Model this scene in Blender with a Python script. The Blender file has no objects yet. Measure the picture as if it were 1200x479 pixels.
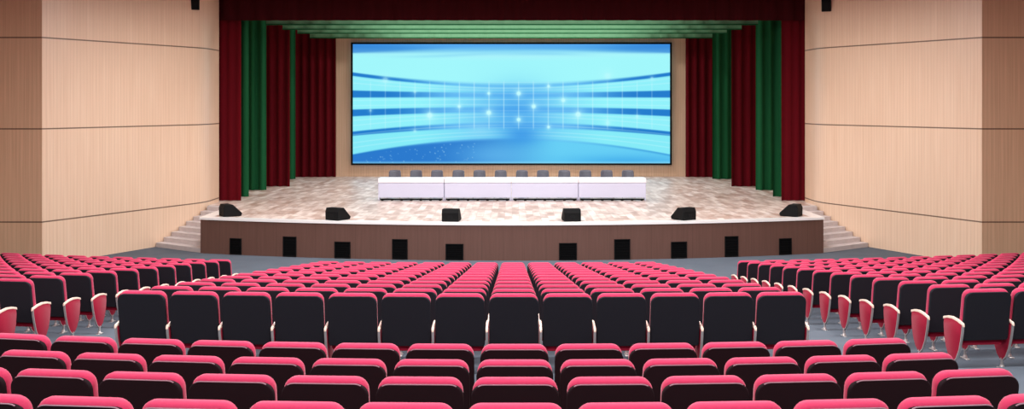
import bpy, bmesh, math, random
import numpy as np
from mathutils import Vector, Matrix
random.seed(7)
S = bpy.context.scene
COL = S.collection
PI = math.pi
EYE = 4.57          # eye height above the front floor
STAGE = 1.08        # stage level
F = 1200.0          # focal length in pixels

def lin(r, g, b):
    f = lambda c: c/12.92 if c <= .04045 else ((c+.055)/1.055)**2.4
    return (f(r/255), f(g/255), f(b/255), 1.0)

# ------------------------------------------------------------------ materials
class NT:
    def __init__(s, name):
        s.m = bpy.data.materials.new(name); s.m.use_nodes = True
        s.t = s.m.node_tree; s.b = s.t.nodes['Principled BSDF']
    def n(s, typ, **kw):
        nd = s.t.nodes.new(typ)
        for k, v in kw.items():
            if k in nd.inputs.keys(): nd.inputs[k].default_value = v
            else: setattr(nd, k, v)
        return nd
    def l(s, a, b): s.t.links.new(a, b)
    def val(s, x):
        return x
    def math(s, op, a, b=None, c=None):
        nd = s.t.nodes.new('ShaderNodeMath'); nd.operation = op
        for i, x in enumerate((a, b, c)):
            if x is None: continue
            if isinstance(x, (int, float)): nd.inputs[i].default_value = x
            else: s.l(x, nd.inputs[i])
        return nd.outputs[0]
    def mix(s, fac, a, b, blend='MIX'):
        nd = s.t.nodes.new('ShaderNodeMix'); nd.data_type = 'RGBA'; nd.blend_type = blend
        for i, x in ((0, fac), (6, a), (7, b)):
            if isinstance(x, (int, float, tuple)): nd.inputs[i].default_value = x
            else: s.l(x, nd.inputs[i])
        return nd.outputs[2]
    def noise(s, vec, scale, detail=3.0):
        nd = s.t.nodes.new('ShaderNodeTexNoise'); nd.inputs['Scale'].default_value = scale
        nd.inputs['Detail'].default_value = detail
        if vec is not None: s.l(vec, nd.inputs['Vector'])
        return nd.outputs['Fac']
    def mapping(s, src, scale=(1, 1, 1), rot=(0, 0, 0)):
        nd = s.t.nodes.new('ShaderNodeMapping')
        nd.inputs['Scale'].default_value = scale; nd.inputs['Rotation'].default_value = rot
        s.l(src, nd.inputs['Vector']); return nd.outputs[0]
    def coord(s, which='Object'):
        return s.t.nodes.new('ShaderNodeTexCoord').outputs[which]
    def bump(s, h, strength, dist=.01):
        nd = s.t.nodes.new('ShaderNodeBump'); nd.inputs['Strength'].default_value = strength
        nd.inputs['Distance'].default_value = dist
        s.l(h, nd.inputs['Height']); s.l(nd.outputs[0], s.b.inputs['Normal'])
    def set(s, **kw):
        for k, v in kw.items():
            s.b.inputs[k.replace('_', ' ')].default_value = v

def plain(name, rgb, rough=.5, metal=0, var=.08, scale=20, sheen=0, coat=0, spec=.5, bump=0):
    k = NT(name); c = lin(*rgb)
    nz = k.noise(k.coord(), scale)
    d = tuple(max(0, x*(1-var)) for x in c[:3])+(1,); e = tuple(min(1, x*(1+var)) for x in c[:3])+(1,)
    k.l(k.mix(nz, d, e), k.b.inputs['Base Color'])
    k.set(Roughness=rough, Metallic=metal)
    k.b.inputs['Specular IOR Level'].default_value = spec
    if sheen:
        k.b.inputs['Sheen Weight'].default_value = sheen; k.b.inputs['Sheen Roughness'].default_value = .4
    if coat: k.b.inputs['Coat Weight'].default_value = coat
    if bump: k.bump(k.noise(k.coord(), scale*8), bump, .004)
    return k.m

def fabric(name, rgb, rough=.9, sheen=.2, var=.10):
    return plain(name, rgb, rough, 0, var, 60, sheen, 0, .2, .25)

SEAMS = (1.22, 3.83, 6.39)
def wood_wall(name, rgb_a, rgb_b, seams=True, rough=.42, coat=.12):
    k = NT(name); uv = k.coord('UV')
    sep = k.t.nodes.new('ShaderNodeSeparateXYZ'); k.l(uv, sep.inputs[0])
    u, v = sep.outputs[0], sep.outputs[1]
    g1 = k.noise(k.mapping(uv, (9, .35, 1)), 1.0, 5)
    g2 = k.noise(k.mapping(uv, (42, .5, 1)), 1.0, 4)
    g3 = k.noise(k.mapping(uv, (.5, .4, 1)), 1.0, 2)
    gr = k.math('ADD', k.math('MULTIPLY', g1, .35), k.math('MULTIPLY', g2, .65))
    rmp = k.t.nodes.new('ShaderNodeMapRange'); k.l(gr, rmp.inputs[0])
    rmp.inputs[1].default_value = .36; rmp.inputs[2].default_value = .64
    c = k.mix(rmp.outputs[0], lin(*rgb_b), lin(*rgb_a))
    rib = k.math('MULTIPLY', k.math('ADD', k.math('SINE', k.math('MULTIPLY', u, 2*PI/.115)), 1), .5)
    c = k.mix(k.math('MULTIPLY', k.math('POWER', rib, 4.0), .10), c, (.18, .09, .05, 1))
    c = k.mix(k.math('MULTIPLY', g3, .14), c, lin(200, 150, 120))
    if seams:
        m = None
        for z in SEAMS:
            t = k.math('LESS_THAN', k.math('ABSOLUTE', k.math('SUBTRACT', v, z)), .019)
            m = t if m is None else k.math('MAXIMUM', m, t)
        c = k.mix(k.math('MULTIPLY', m, .80), c, lin(58, 32, 22))
        hgt = k.math('SUBTRACT', k.math('MULTIPLY', rib, .3), m)
    else: hgt = rib
    k.l(c, k.b.inputs['Base Color']); k.set(Roughness=rough)
    k.b.inputs['Coat Weight'].default_value = coat; k.b.inputs['Coat Roughness'].default_value = .25
    k.bump(hgt, .15, .006)
    return k.m

def stage_floor_mat():
    k = NT('stage_parquet'); o = k.coord()
    mp = k.mapping(o, (1, 1, 1), (0, 0, PI/2))
    br = k.t.nodes.new('ShaderNodeTexBrick'); k.l(mp, br.inputs['Vector'])
    br.inputs['Color1'].default_value = lin(240, 222, 212); br.inputs['Color2'].default_value = lin(182, 149, 134)
    br.inputs['Mortar'].default_value = lin(196, 168, 158)
    br.inputs['Scale'].default_value = 1; br.inputs['Mortar Size'].default_value = .006
    br.inputs['Brick Width'].default_value = 1.05; br.inputs['Row Height'].default_value = .22
    br.inputs['Bias'].default_value = -.1
    n1 = k.noise(k.mapping(o, (3.2, 1.1, 1)), 1.0, 4)
    rm = k.t.nodes.new('ShaderNodeMapRange'); k.l(n1, rm.inputs[0]); rm.inputs[1].default_value = .42; rm.inputs[2].default_value = .68
    c = k.mix(k.math('MULTIPLY', rm.outputs[0], .62), br.outputs[0], lin(160, 124, 110))
    n2 = k.noise(k.mapping(o, (2.1, .9, 1)), 1.7, 3)
    rm2 = k.t.nodes.new('ShaderNodeMapRange'); k.l(n2, rm2.inputs[0]); rm2.inputs[1].default_value = .5; rm2.inputs[2].default_value = .7
    c = k.mix(k.math('MULTIPLY', rm2.outputs[0], .5), c, lin(250, 238, 232))
    k.l(c, k.b.inputs['Base Color']); k.set(Roughness=.40)
    k.b.inputs['Specular IOR Level'].default_value = .6
    return k.m

def fascia_mat():
    k = NT('stage_fascia_wood'); uv = k.coord('UV')
    sep = k.t.nodes.new('ShaderNodeSeparateXYZ'); k.l(uv, sep.inputs[0])
    g = k.noise(k.mapping(uv, (16, .8, 1)), 1.0, 4)
    c = k.mix(g, lin(90, 60, 50), lin(108, 76, 66))
    fr = k.math('FRACT', k.math('DIVIDE', sep.outputs[0], .62))
    j = k.math('LESS_THAN', fr, .022)
    c = k.mix(k.math('MULTIPLY', j, .35), c, lin(60, 36, 30))
    k.l(c, k.b.inputs['Base Color']); k.set(Roughness=.5)
    return k.m

def carpet_mat():
    k = NT('grey_carpet'); o = k.coord()
    n1 = k.noise(o, 1.4, 4); n2 = k.noise(o, 60, 2)
    c = k.mix(n1, lin(73, 80, 90), lin(95, 102, 112))
    c = k.mix(k.math('MULTIPLY', n2, .3), c, lin(74, 81, 93))
    k.l(c, k.b.inputs['Base Color']); k.set(Roughness=.85); k.bump(n2, .3, .004)
    k.b.inputs['Specular IOR Level'].default_value = .25
    return k.m

def velvet(name, rgb_a, rgb_b):
    k = NT(name); o = k.coord()
    g = k.noise(k.mapping(o, (7, 7, .25)), 1.0, 3)
    k.l(k.mix(g, lin(*rgb_a), lin(*rgb_b)), k.b.inputs['Base Color'])
    k.set(Roughness=.95); k.b.inputs['Specular IOR Level'].default_value = .15
    k.bump(k.noise(o, 90, 2), .2, .004)
    return k.m

M = {}
M['seat'] = fabric('crimson_fabric', (188, 50, 86), sheen=.22)
M['panel_fabric'] = fabric('crimson_panel_fabric', (166, 27, 56), sheen=.1)
M['back'] = fabric('charcoal_back', (32, 31, 38), .8, .0, .12)
M['back_rear'] = fabric('dark_maroon_back', (27, 10, 16), .85, .0, .12)
M['piping'] = plain('pale_piping', (150, 112, 124), .6)
M['cream'] = plain('cream_armrest', (242, 214, 196), .4, coat=.2)
M['silver'] = plain('brushed_silver', (206, 198, 196), .38, .55)
M['wall'] = wood_wall('pale_wood_wall', (233, 202, 176), (222, 187, 159))
M['wallf'] = wood_wall('tan_wood_wall', (222, 184, 152), (202, 164, 133))  # tan wood, darkened further: shading of the frontal panels put into the colour
M['wallp'] = wood_wall('plain_side_wall', (206, 170, 140), (190, 150, 120), seams=False)
M['backwall'] = wood_wall('stage_back_wall', (240, 202, 172), (224, 186, 152), seams=False, rough=.6, coat=0)
M['ceil'] = plain('ceiling_paint', (200, 190, 182), .9)
M['carpet'] = carpet_mat()
M['stage'] = stage_floor_mat()
M['fascia'] = fascia_mat()
M['edge'] = plain('white_edge_trim', (250, 246, 244), .3, coat=.4, var=.02)
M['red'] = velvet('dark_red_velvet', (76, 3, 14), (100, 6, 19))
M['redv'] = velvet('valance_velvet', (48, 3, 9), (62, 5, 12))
M['green'] = velvet('green_velvet', (17, 70, 40), (26, 92, 54))
M['lgreen'] = velvet('light_green_velvet', (92, 136, 102), (100, 144, 110))  # lighter copy of the green: brighter light on the borders put into the colour
M['black'] = plain('black_plastic', (7, 7, 8), .75, spec=.2)
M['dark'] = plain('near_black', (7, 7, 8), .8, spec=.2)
M['vent'] = plain('black_vent', (6, 6, 7), .9, spec=.1)
M['grille'] = plain('speaker_grille', (12, 12, 14), .75, spec=.2)
M['white'] = plain('white_laminate', (208, 210, 232), .35, var=.02)
M['whitetop'] = plain('white_table_top', (252, 248, 252), .3, var=.01)
M['greyshell'] = plain('grey_chair_shell', (98, 100, 112), .42, var=.06)
M['steps'] = plain('step_stone', (204, 194, 194), .5, var=.18, scale=5)
M['chrome'] = plain('chrome', (190, 190, 195), .2, 1)

# ------------------------------------------------------------------ mesh helpers
def link(name, me, parent=None):
    o = bpy.data.objects.new(name, me); COL.objects.link(o)
    if parent is not None: o.parent = parent
    return o
def fin(name, bm, mats, parent=None, smooth=False):
    bmesh.ops.recalc_face_normals(bm, faces=bm.faces)
    me = bpy.data.meshes.new(name); bm.to_mesh(me); bm.free()
    if not isinstance(mats, (list, tuple)): mats = [mats]
    for m in mats: me.materials.append(m)
    if smooth:
        for p in me.polygons: p.use_smooth = True
    return link(name, me, parent)
def tag(o, label, cat, group=None, kind=None):
    o['label'] = label; o['category'] = cat
    if group: o['group'] = group
    if kind: o['kind'] = kind
    return o
def thing(name, label, cat, loc=(0, 0, 0), rz=0, group=None):
    o = bpy.data.objects.new(name, None); COL.objects.link(o)
    o.location = loc; o.rotation_euler = (0, 0, rz); o.empty_display_size = .2
    return tag(o, label, cat, group)
def struct(o): o['kind'] = 'structure'; return o

def box(bm, c, s, bev=0, mi=0, rot=None, seg=2):
    r = bmesh.ops.create_cube(bm, size=1)
    vs = r['verts']
    bmesh.ops.scale(bm, vec=s, verts=vs)
    if bev:
        es = list({e for v in vs for e in v.link_edges})
        rr = bmesh.ops.bevel(bm, geom=es, offset=bev, segments=seg, profile=.5, affect='EDGES')
        vs = list({v for f in rr['faces'] for v in f.verts} | {v for v in vs if v.is_valid})
    if rot is not None: bmesh.ops.rotate(bm, cent=(0, 0, 0), matrix=rot, verts=vs)
    bmesh.ops.translate(bm, vec=c, verts=vs)
    for f in {f for v in vs for f in v.link_faces}: f.material_index = mi
    return vs
def cyl(bm, p0, p1, r0, r1=None, n=10, mi=0):
    r1 = r0 if r1 is None else r1
    p0, p1 = Vector(p0), Vector(p1); d = p1-p0
    r = bmesh.ops.create_cone(bm, cap_ends=True, segments=n, radius1=r0, radius2=r1, depth=d.length)
    q = d.to_track_quat('Z', 'Y').to_matrix()
    bmesh.ops.rotate(bm, cent=(0, 0, 0), matrix=q, verts=r['verts'])
    bmesh.ops.translate(bm, vec=(p0+p1)/2, verts=r['verts'])
    for f in {f for v in r['verts'] for f in v.link_faces}: f.material_index = mi
def tube(bm, pts, r, n=6, mi=0):
    pts = [Vector(p) for p in pts]; rings = []
    for i, p in enumerate(pts):
        t = (pts[min(i+1, len(pts)-1)]-pts[max(i-1, 0)]).normalized()
        a = t.cross(Vector((0, 1, 0)))
        if a.length < .1: a = t.cross(Vector((1, 0, 0)))
        a.normalize(); b = t.cross(a)
        rings.append([bm.verts.new(p+r*(math.cos(2*PI*k/n)*a+math.sin(2*PI*k/n)*b)) for k in range(n)])
    for A, B in zip(rings, rings[1:]):
        for k in range(n):
            bm.faces.new((A[k], A[(k+1) % n], B[(k+1) % n], B[k])).material_index = mi
    bm.faces.new(rings[0]).material_index = mi; bm.faces.new(rings[-1]).material_index = mi
def loft(bm, rings, mi=0, cap=True):
    R = [[bm.verts.new(p) for p in r] for r in rings]
    n = len(R[0])
    for A, B in zip(R, R[1:]):
        for k in range(n):
            bm.faces.new((A[k], A[(k+1) % n], B[(k+1) % n], B[k])).material_index = mi
    if cap:
        bm.faces.new(R[0]).material_index = mi; bm.faces.new(list(reversed(R[-1]))).material_index = mi
def prism(bm, poly, axis, t0, t1, mi=0, bev=0):
    """poly of (a,b); axis 'x': (t,a,b), 'z': (a,b,t), 'y': (a,t,b)"""
    f = {'x': lambda a, b, t: (t, a, b), 'z': lambda a, b, t: (a, b, t), 'y': lambda a, b, t: (a, t, b)}[axis]
    A = [bm.verts.new(f(a, b, t0)) for a, b in poly]; B = [bm.verts.new(f(a, b, t1)) for a, b in poly]
    n = len(poly); fs = []
    for k in range(n): fs.append(bm.faces.new((A[k], A[(k+1) % n], B[(k+1) % n], B[k])))
    fs.append(bm.faces.new(A)); fs.append(bm.faces.new(list(reversed(B))))
    for q in fs: q.material_index = mi
    if bev:
        es = list(fs[-1].edges)+list(fs[-2].edges)
        rr = bmesh.ops.bevel(bm, geom=es, offset=bev, segments=2, profile=.5, affect='EDGES')
        for q in rr['faces']: q.material_index = mi
def rrect(w, z0, z1, rb, rt, n=5):
    """rounded rectangle in (x,z), w = half width"""
    P = []
    for cx, cz, r, a0 in ((w-rb, z0+rb, rb, -PI/2), (w-rt, z1-rt, rt, 0), (-w+rt, z1-rt, rt, PI/2), (-w+rb, z0+rb, rb, PI)):
        for i in range(n+1):
            a = a0+i*(PI/2)/n
            P.append((cx+r*math.cos(a), cz+r*math.sin(a)))
    return P

# ------------------------------------------------------------------ camera
cam = bpy.data.cameras.new('camera'); co = bpy.data.objects.new('camera', cam); COL.objects.link(co)
cam.sensor_width = 36; cam.lens = 36; cam.sensor_fit = 'HORIZONTAL'
cam.shift_y = (120-239.5)/1200; cam.clip_end = 300
co.location = (0, 0, EYE); co.rotation_euler = (PI/2, 0, 0)
S.camera = co
def proj(x, y, z): return 600+F*x/y, 120+F*(EYE-z)/y
def at(px, py, Y): return Vector(((px-600)*Y/F, Y, EYE-(py-120)*Y/F))

# ------------------------------------------------------------------ rows and floor
ROWS = []    # (section, row number, s, top height below the eye)
CH = .97     # chair height
FRONT = [(11.34+.97*i) for i in range(13)]
def front_s(i): return 11.34+.97*i
def arcR(s):
    if s <= 9.0: return 24.0
    if s >= 11.0: return 50.0
    return 24+(s-9)/2*26
REAR = [(8.2, -1.95), (7.3, -1.85), (6.4, -1.735), (5.5, -1.635)]
def front_floor(s): return max(0.0, EYE-.690-.1266*s-CH)

def arc_dy(s, x):
    R = arcR(s); return R-math.sqrt(R*R-x*x)
def build_floor():
    steps = []       # (s start, z)
    steps.append((-6.0, EYE-1.30-CH))
    steps.append((3.7, EYE-1.55-CH))
    for s, t in reversed(REAR): steps.append((s-.32, EYE+t-CH))
    for i in range(13): steps.append((front_s(i)-.32, front_floor(front_s(i))))
    prof = []
    for i, (s, z) in enumerate(steps):
        if i: prof.append((s, steps[i-1][1]))
        prof.append((s, z))
    prof.append((25.2, 0.0)); prof.append((40, 0.0))
    bm = bmesh.new(); xs = [-16+32*i/48 for i in range(49)]; rows = []
    for s, z in prof:
        rows.append([bm.verts.new((x, (s+arc_dy(s, x)) if s > 0 and s < 39 else s, z)) for x in xs])
    for A, B in zip(rows, rows[1:]):
        for k in range(48): bm.faces.new((A[k], A[k+1], B[k+1], B[k]))
    return struct(fin('floor', bm, M['carpet']))
ROWSTEP = .97
build_floor()

# ------------------------------------------------------------------ room shell
def wall_strip(name, pts, z0, z1, mat):
    bm = bmesh.new(); uv = bm.loops.layers.uv.new('UVMap'); u = 0
    for (a, b) in zip(pts, pts[1:]):
        L = (Vector(b)-Vector(a)).length
        vs = [bm.verts.new((a[0], a[1], z0)), bm.verts.new((b[0], b[1], z0)), bm.verts.new((b[0], b[1], z1)), bm.verts.new((a[0], a[1], z1))]
        f = bm.faces.new(vs)
        for l, c in zip(f.loops, ((u, z0), (u+L, z0), (u+L, z1), (u, z1))): l[uv].uv = c
        u += L
    me = bpy.data.meshes.new(name); bm.to_mesh(me); bm.free(); me.materials.append(mat)
    return struct(link(name, me))
FX, FY = 13.17, 28.7
BX, BY = 10.3, 34.4
EX, EY = 10.3, 36.0
TOP = 10.6
def bendpts(s):
    P = [(s*FX, FY), (s*(BX+.25), BY-.5)]
    for i in range(1, 7):
        t = i/6; a = (1-t)**2; b = 2*t*(1-t); c = t*t
        P.append((s*(a*(BX+.25)+b*BX+c*BX), a*(BY-.5)+b*BY+c*(BY+.55)))
    P.append((s*EX, EY)); P.append((s*12.2, EY))
    return P
for side, s in (('left', -1), ('right', 1)):
    wall_strip('wall_'+side, bendpts(s), 0, TOP, M['wall'])
    wall_strip('wall_front_'+side, [(s*16, FY), (s*FX, FY)], 0, TOP, M['wallf'])
    wall_strip('wall_outer_'+side, [(s*16, -6), (s*16, FY)], 0, TOP, M['wallp'])
    wall_strip('wall_stage_'+side, [(s*12.2, EY), (s*12.2, 48.3)], STAGE, TOP, M['backwall'])
wall_strip('wall_back', [(-12.2, 48.3), (12.2, 48.3)], STAGE, TOP, M['backwall'])
bm = bmesh.new()
bm.faces.new([bm.verts.new(p) for p in ((-16, -6, TOP), (16, -6, TOP), (16, 48.3, TOP), (-16, 48.3, TOP))])
struct(fin('ceiling', bm, M['ceil']))

# ------------------------------------------------------------------ stage
SX, SYC, SYE = 9.45, 29.6, 31.07
def fy(x): return SYC+(SYE-SYC)*(x/SX)**2
curve = [(-SX+2*SX*i/60, fy(-SX+2*SX*i/60)) for i in range(61)]
bm = bmesh.new()
outline = curve+[(SX, 34.75), (BX, 34.75), (EX, EY+.02), (12.2, EY+.02), (12.2, 48.3), (-12.2, 48.3), (-12.2, EY+.02), (-EX, EY+.02), (-BX, 34.75), (-SX, 34.75)]
prism(bm, outline, 'z', STAGE-.05, STAGE)
stage = struct(fin('stage_platform', bm, M['stage']))
bm = bmesh.new(); uv = bm.loops.layers.uv.new('UVMap'); u = 0
path = [(-SX, 34.75)]+curve+[(SX, 34.75)]
for a, b in zip(path, path[1:]):
    L = math.dist(a, b)
    f = bm.faces.new([bm.verts.new(p) for p in ((*a, 0), (*b, 0), (*b, STAGE-.05), (*a, STAGE-.05))])
    for l, c in zip(f.loops, ((u, 0), (u+L, 0), (u+L, 1), (u, 1))): l[uv].uv = c
    u += L
fin('front_fascia', bm, M['fascia'], stage)
bm = bmesh.new()
sec = [(-.03, STAGE-.06), (-.03, STAGE+.008), (.30, STAGE+.008), (.30, STAGE-.001), (.0, STAGE-.06)]
P2 = [(-SX, 33.2)]+curve+[(SX, 33.2)]; rings = []
for i, p in enumerate(P2):
    a = Vector(P2[max(i-1, 0)]); b = Vector(P2[min(i+1, len(P2)-1)]); t = (b-a).normalized(); n = Vector((-t.y, t.x))
    if i in (1, len(P2)-2): n = n*1.2
    rings.append([(p[0]+n.x*o, p[1]+n.y*o, z) for o, z in sec])
loft(bm, rings); fin('edge_trim', bm, M['edge'], stage)

# steps at both ends of the stage
def wall_x(y):
    if y >= BY: return BX
    return FX+(BX-FX)*(y-FY)/(BY-FY)
for s, nm in ((-1, 'left'), (1, 'right')):
    bm = bmesh.new(); n = 8
    for i in range(n):
        p = (SX+.02, 31.15+.40*i); dw = 32.4+.29*i; w = (wall_x(dw)-.04, dw)
        poly = [p, w]
        for yy in (33.2, 34.0):
            if yy > dw+.1: poly.append((wall_x(yy)-.04, yy))
        poly += [(BX-.04, 34.72), (SX+.02, 34.72)]
        poly = [(s*x, y) for x, y in poly]
        prism(bm, poly, 'z', STAGE/n*i, STAGE/n*(i+1)-(.002 if i == n-1 else 0))
    o = fin('stage_steps', bm, M['steps'])
    tag(o, f'pale stone steps climbing to the stage beside the {nm} wooden wall', 'steps', 'steps at the stage ends')

# black openings in the stage front
VX = [(276.5, 15, 279), (339.7, 16.5, 277), (401.5, 19, 283), (468.7, 18, 280), (532.7, 20.5, 285.5), (665.5, 20.5, 284.5), (729, 18.5, 280), (795.5, 19, 283), (857, 16.5, 276.5), (920, 16, 279)]
NTH = ['first', 'second', 'third', 'fourth', 'fifth', 'sixth', 'seventh', 'eighth', 'ninth', 'tenth', 'eleventh', 'twelfth', 'thirteenth', 'fourteenth']
for i, (px, wpx, ptop) in enumerate(VX):
    Y = 30.0
    for _ in range(20): Y = fy((px-600)*Y/F)
    x = (px-600)*Y/F; w = wpx*Y/F*1.02; zt = at(px, ptop, Y).z
    sl = math.atan(2*(SYE-SYC)*x/SX**2)
    side = 'left' if i < 5 else 'right'; k = i if i < 5 else 9-i
    t = thing('stage_vent', f'black rectangular opening in the brown stage front, {NTH[k]} from its {side} end', 'vent', (x, Y, 0), sl, 'black openings along the stage front')
    bm = bmesh.new(); zb = .014
    for cx in (-w/2+.012, w/2-.012): box(bm, (cx, -.02, (zb+zt)/2), (.024, .03, zt-zb), .004)
    for cz in (zb+.012, zt-.012): box(bm, (0, -.02, cz), (w, .029, .024), .004)
    fin('frame', bm, M['dark'], t)
    bm = bmesh.new(); box(bm, (0, -.012, (zb+zt)/2), (w-.03, .012, zt-zb-.03))
    nb = 7
    for q in range(nb): box(bm, (0, -.02, zb+.05+(zt-zb-.1)*q/(nb-1)), (w-.04, .008, .018), 0, 0, Matrix.Rotation(.5, 3, 'X'))
    fin('grille', bm, M['vent'], t)

# ------------------------------------------------------------------ curtains
def pleated(name, x0, x1, Y, z0, z1, mat, label, cat, group, amp=.07, per=.34, ph=0, flare=.3):
    n = max(8, int(abs(x1-x0)/.03)); bm = bmesh.new(); rows = []
    zs = [z0, z0+.6, z0+2.2, z1] if z1-z0 > 3 else [z0, (z0+z1)/2, z1]
    for j, z in enumerate(zs):
        k = 1+flare*(1-j/(len(zs)-1)); row = []
        for i in range(n+1):
            x = x0+(x1-x0)*i/n
            w = math.sin(2*PI*x/per+ph+.5*math.sin(x*1.7))
            y = amp*k*(w*abs(w)**-.35 if abs(w) > 1e-4 else 0)
            row.append(bm.verts.new((x, Y+y, z)))
        rows.append(row)
    for A, B in zip(rows, rows[1:]):
        for k in range(n): bm.faces.new((A[k], A[k+1], B[k+1], B[k]))
    o = fin(name, bm, mat, None, True)
    return tag(o, label, cat, group)
ZL = 8.3
LEGS = {-1: [(282.6, 36.35, 'red', 1.1), (291.1, 37.9, 'green', 1.2), (311.7, 40.7, 'green', 1.6), (340, 42.5, 'red', 1.8), (346, 46.6, 'green', 1.8), (394, 47.9, 'red', 2.4)],
        1: [(915.5, 36.35, 'red', 1.1), (905.2, 37.9, 'green', 1.2), (886, 40.7, 'green', 1.6), (856.7, 42.5, 'red', 1.8), (834.6, 46.6, 'green', 1.9), (803.6, 47.9, 'red', 2.2)]}
LL = ['dark red front stage curtain hanging against the {0} wooden wall', 'green stage curtain right behind the {0} front red curtain', 'wide pleated green stage curtain at {0}, second green one inward',
      'dark red stage curtain between two green curtains on the {0}', 'green curtain at {0} just in front of the rearmost red curtain', 'rearmost dark red curtain {0} of the big screen']
for s in (-1, 1):
    nm = 'left' if s < 0 else 'right'
    for i, (px, Y, c, w) in enumerate(LEGS[s]):
        xi = (px-600)*Y/F; xo = xi+s*w
        if abs(xo) > 12.1: xo = s*12.1
        pleated('stage_curtain', min(xi, xo), max(xi, xo), Y, STAGE+.01, ZL if i else 7.9, M[c], LL[i].format(nm), 'curtain', 'side curtains of the stage',
                amp=.022 if i == 0 else .06, per=.30 if i == 0 else .36, ph=i)
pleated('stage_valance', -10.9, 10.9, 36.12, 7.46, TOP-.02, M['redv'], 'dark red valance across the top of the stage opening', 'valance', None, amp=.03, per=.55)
BORD = [(38.5, 288.3, 29.2, 'lowest edge nearest the audience'), (41.5, 269, 34.6, ''), (44.5, 251.5, 39.3, ''), (47.2, 237, 44.7, '')]
BL = ['uppermost pale green border strip, directly under the red valance', 'second pale green border strip below the red valance', 'third pale green border strip below the red valance', 'lowest pale green border strip, just above the big screen']
for i, (Y, hp, py, _) in enumerate(BORD):
    xe = hp*Y/F; z = at(0, py, Y).z  # width covers only the lit part of each border
    bo = pleated('border_curtain', -xe, xe, Y, z, z+.9, M['lgreen'], BL[i], 'border curtain', 'green borders above the stage', amp=.02, per=.8)
    bm = bmesh.new(); box(bm, (0, Y-.035, z+.012), (2*xe, .02, .05), .006); fin('hem', bm, M['green'], bo)  # dark strip stands for the shaded lower edge of the border

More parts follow.
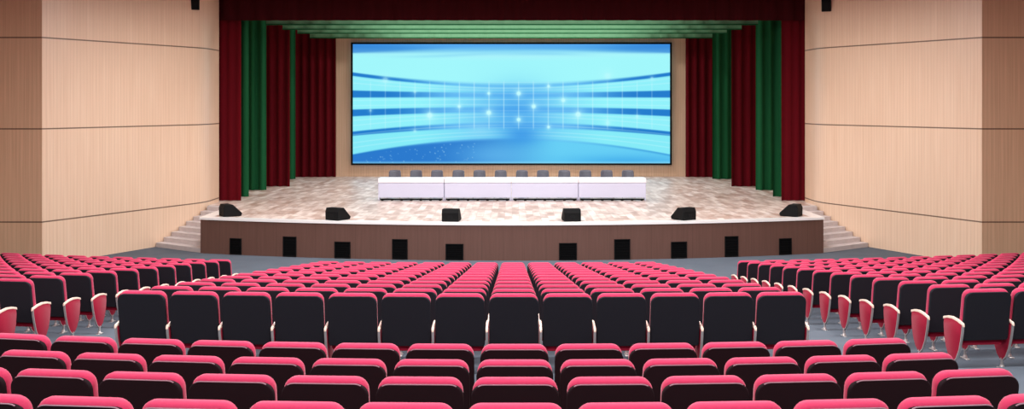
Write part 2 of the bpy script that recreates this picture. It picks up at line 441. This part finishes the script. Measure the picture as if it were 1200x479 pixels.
# ------------------------------------------------------------------ LED screen
def screen():
    Y = 48.1
    A = at(413.6, 51.8, Y); B = at(785.0, 191.2, Y)
    x0, x1, z1, z0 = A.x, B.x, A.z, B.z
    t = thing('led_screen', 'huge wide blue screen showing curved light bands and glowing grid', 'screen', ((x0+x1)/2, Y, z0))
    cx = (x0+x1)/2; hw = (x1-x0)/2; H = z1-z0
    bm = bmesh.new(); b = .085
    for sx in (-1, 1): box(bm, (sx*(hw+b/2), 0, H/2), (b, .16, H+2*b), .015)
    for z in (-b/2, H+b/2): box(bm, (0, 0, z), (2*hw, .16, b), .015)
    fin('screen_frame', bm, M['dark'], t)
    NX, NY = 560, 210
    U, V = np.meshgrid(np.linspace(0, 1, NX), np.linspace(0, 1, NY))   # V from top
    X = 35+987*U; Yc = 60+368*V
    s = np.abs(2*U-1)
    C = lambda r, g, b: np.array([r, g, b], float)
    img = np.zeros((NY, NX, 3))
    def lerp(a, b, t): return a+(b-a)*t[..., None]
    ss = lambda a, b, x: (lambda t: t*t*(3-2*t))(np.clip((x-a)/(b-a), 0, 1))
    # base: mid blue, a little lighter to the centre
    img[:] = C(100, 186, 243)
    img = lerp(img, np.broadcast_to(C(36, 124, 205), img.shape), ss(.30, .80, s))
    img = lerp(img, np.broadcast_to(C(110, 195, 246), img.shape), .45*np.exp(-((U-.53)/.25)**2)*np.exp(-((V-.42)/.2)**2))
    # top haze
    top = 1-ss(-.04, .15, V)
    img = lerp(img, np.broadcast_to(C(84, 164, 236), img.shape), top*(1-.2*s))
    def edge(yc, ye, p=1.9): return yc+(ye-yc)*s**p
    light = C(152, 249, 254)
    def band(t, b, amt_edge, amt_mid, soft_t, soft_b, col=light):
        nonlocal img
        m = ss(-soft_t, soft_t, Yc-t)*(1-ss(-soft_b, soft_b, Yc-b))
        a = amt_mid+(amt_edge-amt_mid)*ss(.15, .62, s)
        img = lerp(img, np.broadcast_to(col, img.shape), np.clip(m*a, 0, 1))
    stt = 3+20*(1-s)
    band(edge(80, 87), edge(184, 147), .97, .93, stt, 2+9*(1-s), C(166, 251, 253))
    band(edge(86, 74), edge(104, 92), .25, .35, 12, 12, C(190, 240, 250))
    band(edge(192, 158), edge(210, 203), .93, .42, 2+2*(1-s), 2+3*(1-s))
    band(edge(224, 225), edge(254, 262), .95, .45, 2+3*(1-s), 2+3*(1-s))
    band(edge(270, 283), edge(302, 330), .93, .40, 2+3*(1-s), 2+4*(1-s))
    band(edge(318, 343), edge(352, 401), .92, .45, 2+4*(1-s), 2+5*(1-s), C(142, 245, 252))
    # faint streak lines along the bands
    for yc, ye in ((196, 166), (203, 180), (231, 234), (246, 250), (275, 296), (284, 312), (310, 340), (330, 365), (340, 380)):
        m = np.exp(-((Yc-edge(yc, ye))/1.6)**2)
        img = lerp(img, np.broadcast_to(C(205, 250, 255), img.shape), .35*m)
    # central blue pool
    pool = np.exp(-((X-545)/95)**2-((Yc-262)/70)**2)
    img = lerp(img, np.broadcast_to(C(70, 160, 236), img.shape), .72*pool)
    for x0_, y0_, w_, a_ in ((720, 78, 300, .45), (330, 92, 160, .22), (640, 96, 120, .2)):
        m = np.exp(-((X-x0_)/w_)**2-((Yc-y0_-6*np.sin(X/130))/5)**2)*a_
        img = lerp(img, np.broadcast_to(C(80, 165, 232), img.shape), m)
    # lower area: deep blue with stars to the left, pale to the right
    below = ss(-6, 8, Yc-edge(352, 402))
    low = lerp(np.broadcast_to(C(44, 122, 206), img.shape), np.broadcast_to(C(104, 208, 246), img.shape), ss(.36, .66, U))
    haze = .6*np.exp(-((U-.44)/.12)**2-((V-.93)/.12)**2)
    low = lerp(low, np.broadcast_to(C(110, 195, 245), img.shape), haze)
    low = lerp(low, np.broadcast_to(C(60, 165, 232), img.shape), .7*np.exp(-((U-.87)/.2)**2-((V-.99)/.06)**2))
    img = lerp(img, low, below)
    pool2 = np.exp(-((X-560)/60)**2-((Yc-340)/30)**2)
    img = lerp(img, np.broadcast_to(C(58, 148, 230), img.shape), .8*pool2)
    cloud = .45*np.exp(-((X-430)/40)**2-((Yc-325)/20)**2)
    img = lerp(img, np.broadcast_to(C(150, 220, 250), img.shape), cloud)
    # grid
    fadex = np.exp(-(np.clip(np.abs(X-545)-60, 0, None)/300)**2)
    for k in range(20):
        gx = 90+46.1*k
        m = np.exp(-((X-gx)/1.5)**2)*ss(168, 185, Yc)*(1-ss(312, 330, Yc))*(.26+.28*fadex)
        img = lerp(img, np.broadcast_to(C(215, 250, 255), img.shape), m)
    for k in range(9):
        gy = 178+17.5*k
        m = np.exp(-((Yc-gy)/1.0)**2)*np.exp(-((X-545)/170)**2)*.32
        img = lerp(img, np.broadcast_to(C(200, 245, 255), img.shape), m)
    for gx, gy, r in ((458, 272, 9), (458, 212, 5), (551, 212, 8), (551, 293, 7), (598, 252, 8), (690, 233, 7), (736, 277, 9.5), (644, 190, 5), (644, 316, 5), (274, 280, 10), (366, 252, 5.5),
                      (228, 207, 5), (228, 328, 5), (136, 170, 10), (828, 158, 11), (828, 303, 8), (90, 265, 4), (920, 283, 5), (966, 165, 5)):
        d2 = (X-gx)**2+(Yc-gy)**2; g_ = 1.0 if 240 < gx < 760 else .55
        m = np.clip(1.15*np.exp(-d2/(r*r*.55))+.38*np.exp(-d2/(r*r*4)), 0, 1)*g_
        img = lerp(img, np.broadcast_to(C(196, 252, 255), img.shape), m)
    rs = np.random.RandomState(3)
    for _ in range(90):
        gx, gy = rs.uniform(50, 420), rs.uniform(362, 426)
        ok = gy > 352+50*abs(2*(gx-35)/987-1)**1.9+8
        if not ok: continue
        r = rs.uniform(.9, 1.7)
        m = np.exp(-((X-gx)**2+(Yc-gy)**2)/(r*r))*rs.uniform(.4, .9)
        img = lerp(img, np.broadcast_to(C(170, 225, 250), img.shape), m)
    # top right dark corner and bottom glow line
    img = lerp(img, np.broadcast_to(C(50, 128, 214), img.shape), .6*(1-ss(0, .10, V))*ss(.55, 1.0, s))
    img = lerp(img, np.broadcast_to(C(150, 225, 248), img.shape), .6*ss(.975, 1, V))
    c = np.clip(img/255, 0, 1); L = np.where(c <= .04045, c/12.92, ((c+.055)/1.055)**2.4)
    co_ = np.stack([(U-.5)*2*hw, np.full_like(U, -.03), (1-V)*H], -1).reshape(-1, 3)
    idx = np.arange(NX*NY).reshape(NY, NX)
    faces = np.stack([idx[:-1, :-1], idx[1:, :-1], idx[1:, 1:], idx[:-1, 1:]], -1).reshape(-1, 4)
    me = bpy.data.meshes.new('display'); me.from_pydata(co_.tolist(), [], faces.tolist())
    at_ = me.color_attributes.new('picture', 'FLOAT_COLOR', 'POINT')
    at_.data.foreach_set('color', np.concatenate([L.reshape(-1, 3), np.ones((NX*NY, 1))], 1).ravel().astype(np.float32))
    k = NT('screen_glow'); k.t.nodes.remove(k.b)
    a = k.t.nodes.new('ShaderNodeAttribute'); a.attribute_name = 'picture'
    e = k.t.nodes.new('ShaderNodeEmission'); k.l(a.outputs['Color'], e.inputs[0]); e.inputs[1].default_value = 1.0
    k.l(e.outputs[0], k.t.nodes['Material Output'].inputs[0])
    me.materials.append(k.m); link('display', me, t)
screen()

# ------------------------------------------------------------------ tables and chairs on stage
TX = [442.3, 520, 598.7, 677.5, 757]
TYF = 36.3
TL = ['white panelled table at the left end of the stage row', 'white panelled table just left of the stage centre', 'white panelled table just right of the stage centre', 'white panelled table at the right end of the stage row']
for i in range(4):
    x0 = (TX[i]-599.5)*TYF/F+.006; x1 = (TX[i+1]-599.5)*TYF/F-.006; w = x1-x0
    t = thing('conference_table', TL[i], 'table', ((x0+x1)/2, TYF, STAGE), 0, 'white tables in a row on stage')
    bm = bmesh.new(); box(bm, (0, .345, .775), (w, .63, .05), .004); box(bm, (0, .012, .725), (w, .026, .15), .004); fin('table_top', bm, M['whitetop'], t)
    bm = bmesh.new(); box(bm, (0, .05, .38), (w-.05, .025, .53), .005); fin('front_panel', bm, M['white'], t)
    bm = bmesh.new(); box(bm, (0, .10, .05), (w-.12, .03, .05), .005)  # black bar stands in for shade under the table, foot blocks follow
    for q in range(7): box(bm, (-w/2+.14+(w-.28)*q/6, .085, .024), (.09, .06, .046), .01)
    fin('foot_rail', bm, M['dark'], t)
    for sx in (-1, 1):
        bm = bmesh.new(); box(bm, (sx*(w/2-.02), .33, .40), (.035, .56, .70), .006); side_ = fin('side_panel', bm, M['white'], t)
        bm = bmesh.new()
        for yy in (.1, .56): cyl(bm, (sx*(w/2-.02), yy, 0), (sx*(w/2-.02), yy, .055), .018, .016, 10)
        fin('foot', bm, M['white'], side_)

def stage_chair_parts():
    P = {}
    # curved shell back
    bm = bmesh.new()
    NXx, NZ = 10, 8; grid = []
    for off in (0, .02):
        g = []
        for j in range(NZ+1):
            v = j/NZ; z = .46+.54*v; hw = .235-.02*v-(.03 if j == NZ else 0); row = []
            for i in range(NXx+1):
                u = 2*i/NXx-1
                row.append(bm.verts.new((hw*u, .20+.05*v-.05*u*u+off+.03*(v-.5)**2, z-.012*u*u*(1 if j == NZ else 0))))
            g.append(row)
        grid.append(g)
    for g in grid:
        for A, B in zip(g, g[1:]):
            for k in range(NXx): bm.faces.new((A[k], A[k+1], B[k+1], B[k]))
    a, b = grid
    for k in range(NXx):
        bm.faces.new((a[0][k], a[0][k+1], b[0][k+1], b[0][k])); bm.faces.new((a[-1][k], a[-1][k+1], b[-1][k+1], b[-1][k]))
    for j in range(NZ):
        bm.faces.new((a[j][0], a[j+1][0], b[j+1][0], b[j][0])); bm.faces.new((a[j][-1], a[j+1][-1], b[j+1][-1], b[j][-1]))
    P['backrest'] = (bm, M['greyshell'], True)
    bm = bmesh.new(); box(bm, (0, 0, .455), (.46, .44, .05), .02); P['seat'] = (bm, M['greyshell'], True)
    return P
proto = None
for i in range(12):
    px = 462+24.93*i
    Y = 37.55; x = (px-600)*Y/F
    d = 'left' if i < 6 else 'right'; k = i if i < 6 else 11-i
    lab = f'grey shell chair behind the white stage tables, {NTH[k]} from the {d} end'
    r = thing('conference_chair', lab, 'chair', (x, Y, STAGE), random.uniform(-.04, .04), 'grey chairs behind the stage tables')
    if proto is None:
        proto = r
        for nm, (bm, m, sm) in stage_chair_parts().items(): fin(nm, bm, m, r, sm)
        for sx in (-1, 1):
            for yy in (-.19, .2):
                bm = bmesh.new(); cyl(bm, (sx*.23, yy*1.05, 0), (sx*.19, yy*.85, .44), .012, .014, 8); fin('leg', bm, M['chrome'], r)
    else:
        for ch in proto.children:
            c = ch.copy(); COL.objects.link(c); c.parent = r

# ------------------------------------------------------------------ stage monitors
def wedge_parts(t):
    w = .25
    prof = [(-.24, 0), (.30, 0), (.34, .07), (.03, .36), (-.20, .36), (-.25, .25)]
    bm = bmesh.new(); prism(bm, prof, 'x', -w, w, 0, .02); fin('cabinet', bm, M['black'], t)
    bm = bmesh.new()
    a = math.atan2(.29, -.31)
    box(bm, (0, .189, .219), (2*w-.07, .37, .012), .004, 0, Matrix.Rotation(a-PI, 3, 'X')); fin('grille', bm, M['grille'], t)
    bm = bmesh.new(); box(bm, (0, -.246, .13), (.14, .012, .08), .004); fin('connector_plate', bm, M['grille'], t)
    bm = bmesh.new(); box(bm, (0, -.1, .362), (.13, .035, .012), .005); fin('handle', bm, M['grille'], t)
WED = [(268.5, 254.2, -1.0), (395, 258.8, -.55), (529, 260.2, -.1), (669.5, 260, .1), (802, 258.6, .55), (928.5, 254.2, 1.0)]
WL = ['black wedge monitor at the left corner of the stage edge', 'black wedge monitor on the stage edge, second from left', 'black wedge monitor left of centre, below the left tables',
      'black wedge monitor right of centre, below the right tables', 'black wedge monitor on the stage edge, second from right', 'black wedge monitor at the right corner of the stage edge']
proto = None
for i, (px, pb, rz) in enumerate(WED):
    d0 = (EYE-STAGE)*F/(pb-120)+.02
    Y = d0+.24; x = (px-600)*Y/F
    Y = max(Y, fy(x)+.40); x = (px-600)*Y/F
    r = thing('stage_monitor', WL[i], 'speaker', (x, Y, STAGE+.012), rz, 'wedge monitors along the stage edge')
    if proto is None: proto = r; wedge_parts(r)
    else:
        for ch in proto.children:
            c = ch.copy(); COL.objects.link(c); c.parent = r

# wall speakers high up, cut by the frame
for s, px, pb, nm in ((-1, 227.5, 12, 'left'), (1, 969, 14, 'right')):
    Y = 34.0; p = at(px, pb, Y)
    t = thing('wall_speaker', f'black speaker high on the {nm} wooden wall beside the valance', 'speaker', (p.x, Y, p.z), s*-.5, 'black wall speakers')
    bm = bmesh.new(); prism(bm, [(-.14, .0), (.13, .03), (.13, .62), (-.17, .62)], 'x', -.15, .15, 0, .02); fin('cabinet', bm, M['black'], t)
    bm = bmesh.new(); box(bm, (0, -.165, .32), (.25, .015, .54), .005, 0, Matrix.Rotation(.048, 3, 'X')); fin('grille', bm, M['dark'], t)
    bm = bmesh.new(); cyl(bm, (0, .12, .3), (0, .34, .3), .03); fin('bracket', bm, M['dark'], t)

# ------------------------------------------------------------------ auditorium seats
HW = .2775
def yrear(z): return .085*(.95-z)/.56
def slab(bm, hw, z0, z1, rb, rt, slices, mi=0, n=6, kx=1.0):
    rings = []
    for yo, ins in slices:
        P = rrect(hw-ins, z0+ins, z1-ins, max(rb-ins*.5, .01), max(rt-ins*.5, .01), n)
        rings.append([(x*kx, yrear(z)+yo, z) for x, z in P])
    loft(bm, rings, mi)
def mk_backrest(bm, mi=0):
    slab(bm, HW, .385, CH, .04, .085, [(.0, .040), (.008, .022), (.024, .007), (.05, 0), (.09, .002), (.115, .014), (.13, .035), (.137, .07)], mi, 6, .972)
def mk_panel(bm, mi=0):
    slab(bm, HW-.002, .375, CH-.027, .03, .082, [(-.012, .010), (-.012, .006), (-.006, .001), (.024, 0)], mi)
def mk_piping(bm, mi=0):
    P = rrect(HW-.004, .375, CH-.028, .03, .082, 6)[4:-4]
    P = [p for p in P if p[1] > CH-.05]
    tube(bm, [(x, yrear(z)-.010, z) for x, z in P], .0042, 5, mi)
def mk_cushion(bm, mi=0):
    rings = []
    for yo, ins in ((.14, .04), (.152, .01), (.19, 0), (.24, .004), (.27, .03), (.278, .07)):
        P = rrect(HW-.014-ins, .30+ins, .60-ins, .05, .07, 5)
        rings.append([(x, yo+.10*(.72-z)*.4-.06*(.4 if z < .35 else 0), z) for x, z in P])
    loft(bm, rings, mi)
PANEL = [(.02, .565), (.15, .592), (.30, .60), (.46, .585), (.53, .565), (.535, .50), (.52, .38), (.48, .26), (.41, .165), (.33, .115), (.26, .115), (.19, .16), (.11, .27), (.06, .40), (.03, .50)]
PANEL = [(.02+(y-.02)*.77, z) for y, z in PANEL]
def mk_side(bm, x, mi=0):
    prism(bm, PANEL, 'x', x-.012, x+.012, mi, .004)
def mk_trim(bm, x, mi=0):
    L = [PANEL[i] for i in (9, 10, 11, 12, 13, 14, 0)]
    rings = []
    for i, (y, z) in enumerate(L):
        a = Vector(L[max(i-1, 0)]); b = Vector(L[min(i+1, len(L)-1)]); t = (b-a).normalized(); n = Vector((-t.y, t.x))
        if n.x > 0: n = -n
        q = .006
        rings.append([(x-.0135, y-n.x*.004, z-n.y*.004), (x+.0135, y-n.x*.004, z-n.y*.004), (x+.0135, y+n.x*q, z+n.y*q), (x-.0135, y+n.x*q, z+n.y*q)])
    loft(bm, rings, mi)
def mk_arm(bm, x, mi=0):
    L = [(.0, .558), (.012, .578), (.12, .604), (.23, .614), (.34, .602), (.425, .578), (.435, .566)]
    rings = []
    for i, (y, z) in enumerate(L):
        w = (.010, .014, .0155, .0155, .0145, .013, .009)[i]; h = .008 if i in (0, 6) else .013
        rings.append([(x-w, y, z-h), (x+w, y, z-h), (x+w, y, z+h*.4), (x+w*.7, y, z+h), (x-w*.7, y, z+h), (x-w, y, z+h*.4)])
    loft(bm, rings, mi)
def mk_leg(bm, x, mi=0):
    cyl(bm, (x, .232, .012), (x, .232, .135), .018, .015, 10, mi)
    cyl(bm, (x, .232, .02), (x, .232, .05), .030, .020, 10, mi)
    box(bm, (x, .232, .007), (.05, .15, .014), .004, mi)
SIDE = .30
def part(name, fn, mat, *a, smooth=True):
    bm = bmesh.new(); fn(bm, *a); bmesh.ops.recalc_face_normals(bm, faces=bm.faces)
    me = bpy.data.meshes.new(name); bm.to_mesh(me); bm.free()
    for m in (mat if isinstance(mat, list) else [mat]): me.materials.append(m)
    if smooth:
        for p in me.polygons: p.use_smooth = True
        me.set_sharp_from_angle(angle=math.radians(50))
    return me
ME = {
    'backrest': part('backrest', mk_backrest, M['seat']),
    'back_panel': part('back_panel', mk_panel, M['back']),
    'back_panel_rear': part('back_panel', mk_panel, M['back_rear']),
    'piping': part('piping', mk_piping, M['piping']),
    'seat_cushion': part('seat_cushion', mk_cushion, M['panel_fabric']),
}
for sd, x in (('R', SIDE), ('L', -SIDE)):
    ME['side_panel'+sd] = part('side_panel', mk_side, M['panel_fabric'], x)
    ME['side_trim'+sd] = part('side_trim', mk_trim, M['silver'], x)
    ME['armrest'+sd] = part('armrest', mk_arm, M['cream'], x)
    ME['leg'+sd] = part('leg', mk_leg, M['silver'], x)
def mk_stand(bm, x):
    mk_side(bm, x, 0); mk_arm(bm, x, 1); mk_leg(bm, x, 2); mk_trim(bm, x, 2)
for sd, x in (('R', SIDE), ('L', -SIDE)):
    ME['stand'+sd] = part('stand', mk_stand, [M['panel_fabric'], M['cream'], M['silver']], x)

seats = []   # dict: x,y,z,rot,label,section,full,ends
def add_row(block, rown, s, zf, a_list, R, first_edge, last_edge):
    for k, a in enumerate(a_list):
        th = a/R
        seats.append(dict(block=block, row=rown, k=k, n=len(a_list), a=a, x=R*math.sin(th), y=s+R*(1-math.cos(th)), z=zf, rot=th, left_end=(k == 0)))
MID = [(.02-.6*7)+.6*i for i in range(13)]
for i, (s, t) in enumerate(REAR):
    add_row('near', i+1, s, EYE+t-CH, MID, 24.0, True, True)
for i in range(13):
    s = front_s(i)
    add_row('mid', i+1, s, front_floor(s), MID, 50.0, True, True)
    nside = 12
    add_row('left', i+1, s, front_floor(s), [-(6.44+.3+.6*q) for q in range(nside)][::-1], 50.0, True, True)
    add_row('right', i+1, s, front_floor(s), [5.13+.3+.6*q for q in range(nside+1)], 50.0, True, True)
for q in seats:
    c, sn = math.cos(q['rot']), math.sin(q['rot'])
    vis = False; 
    for lx in (-.2, 0, .2):
        for lz in (CH-.01, .8):
            X = q['x']+c*lx; Y = q['y']+sn*lx
            px, py = proj(X, Y, q['z']+lz)
            if 1 < px < 1199 and 0 < py < 478: vis = True
    # margin seats just beyond the frame
    px, py = proj(q['x'], q['y'], q['z']+CH)
    q['vis'] = vis; q['margin'] = -190 < px < 1390 and py < 520
    # aisle-end panels that still show
q_vis = sorted([q for q in seats if q['vis']], key=lambda q: q['y'])
print('visible seats', len(q_vis))
indiv = q_vis[:300]; ids = {id(q) for q in indiv}
rest = [q for q in seats if id(q) not in ids and (q['vis'] or q['margin'])]
ORD = NTH
def label(q):
    if q['block'] in ('near', 'mid'):
        k = q['k']-7
        pos = 'on the centre line' if k == 0 else f"{ORD[abs(k)-1]} {'left' if k < 0 else 'right'} of centre"
        if q['block'] == 'near':
            rr = {1: 'row just behind the cross aisle', 2: 'second row behind the cross aisle', 3: 'third row behind the cross aisle', 4: 'bottom row of the picture'}[q['row']]
            return f'red seat with dark maroon back, {pos}, {rr}'
        rr = "middle block's rearmost row" if q['row'] == 1 else f"middle block's {ORD[q['row']-1]} row from rear"
        return f'red seat with black back, {pos}, {rr}'
    k = q['k'] if q['block'] == 'right' else q['n']-1-q['k']
    rr = 'rearmost row' if q['row'] == 1 else f"{ORD[q['row']-1]} row from the rear"
    if k == 0: return f"red aisle seat with exposed side panel, {q['block']} block, {rr}"
    return f"red seat, {ORD[k]} in from the aisle, {rr} of the {q['block']} block"
GRP = {'near': 'red seats behind the cross aisle', 'mid': 'red seats of the middle block', 'left': 'red seats of the left block', 'right': 'red seats of the right block'}
for q in indiv:
    r = thing('auditorium_seat', label(q), 'seat', (q['x'], q['y'], q['z']), q['rot'], GRP[q['block']])
    ps = [('backrest', 'backrest'), ('back_panel', 'back_panel_rear' if q['block'] == 'near' else 'back_panel'), ('seat_cushion', 'seat_cushion')]
    if q['block'] == 'near': ps.append(('piping', 'piping'))
    right_end = q['k'] == q['n']-1
    full_R = (q['block'] == 'mid' and q['row'] == 1) or (q['block'] == 'near' and q['row'] == 1) or (q['block'] == 'left' and right_end) or (q['block'] == 'right' and q['row'] <= 2)
    sides = [('R', full_R)]
    if q['left_end']: sides.append(('L', (q['block'] == 'right') or (q['block'] in ('mid', 'near') and q['row'] == 1)))
    for sd, full in sides:
        if full: ps += [(nm, nm+sd) for nm in ('side_panel', 'side_trim', 'armrest', 'leg')]
        else: ps.append(('stand', 'stand'+sd))
    for nm, key in ps: link(nm, ME[key], r)
# everything farther away: one mass of seats
V, Fc, MI = [], [], []
mats = [M['seat'], M['back'], M['panel_fabric'], M['cream'], M['silver'], M['back_rear']]
def app(me, mw, remap):
    base = len(V)
    V.extend([tuple(mw @ v.co) for v in me.vertices])
    for p in me.polygons:
        Fc.append([base+i for i in p.vertices]); MI.append(remap[p.material_index])
for q in rest:
    mw = Matrix.Translation((q['x'], q['y'], q['z'])) @ Matrix.Rotation(q['rot'], 4, 'Z')
    app(ME['backrest'], mw, [0]); app(ME['back_panel'], mw, [5 if q['block'] == 'near' else 1]); app(ME['seat_cushion'], mw, [2])
    app(ME['standR'], mw, [2, 3, 4])
    if q['left_end']: app(ME['standL'], mw, [2, 3, 4])
me = bpy.data.meshes.new('distant_auditorium_seats'); me.from_pydata(V, [], Fc)
for m in mats: me.materials.append(m)
me.polygons.foreach_set('material_index', MI)
me.polygons.foreach_set('use_smooth', [True]*len(MI)); me.set_sharp_from_angle(angle=math.radians(50))
o = link('auditorium_seats', me)
tag(o, 'mass of red seats filling the rows nearest the stage', 'seats', None, 'stuff')

# ------------------------------------------------------------------ light
def area(name, loc, sx, sy, power, rot=(0, 0, 0), col=(1, 1, 1)):
    d = bpy.data.lights.new(name, 'AREA'); d.shape = 'RECTANGLE'; d.size = sx; d.size_y = sy; d.energy = power; d.color = col
    o = bpy.data.objects.new(name, d); COL.objects.link(o); o.location = loc; o.rotation_euler = rot
    return o
for y in (3, 10, 17, 23.5, 29):
    for x in (-6.5, 0, 6.5): area('ceiling_lamp', (x, y, 8.0), 3.0, 2.4, 430)  # unseen area lights, hung below the ceiling so the upper walls stay dark
for y, p in ((37.2, 260), (40.0, 400), (43.0, 400), (45.9, 420)):
    area('stage_lamp', (0, y, 8.9), 12, .6, p)  # unseen lights added behind the valance, the front one to brighten the first border
W = bpy.data.worlds.new('world'); S.world = W; W.use_nodes = True
bg = W.node_tree.nodes['Background']; bg.inputs[0].default_value = (.95, .97, 1, 1); bg.inputs[1].default_value = .45
S.view_settings.view_transform = 'Standard'
S.view_settings.look = 'None'
S.view_settings.exposure = 0
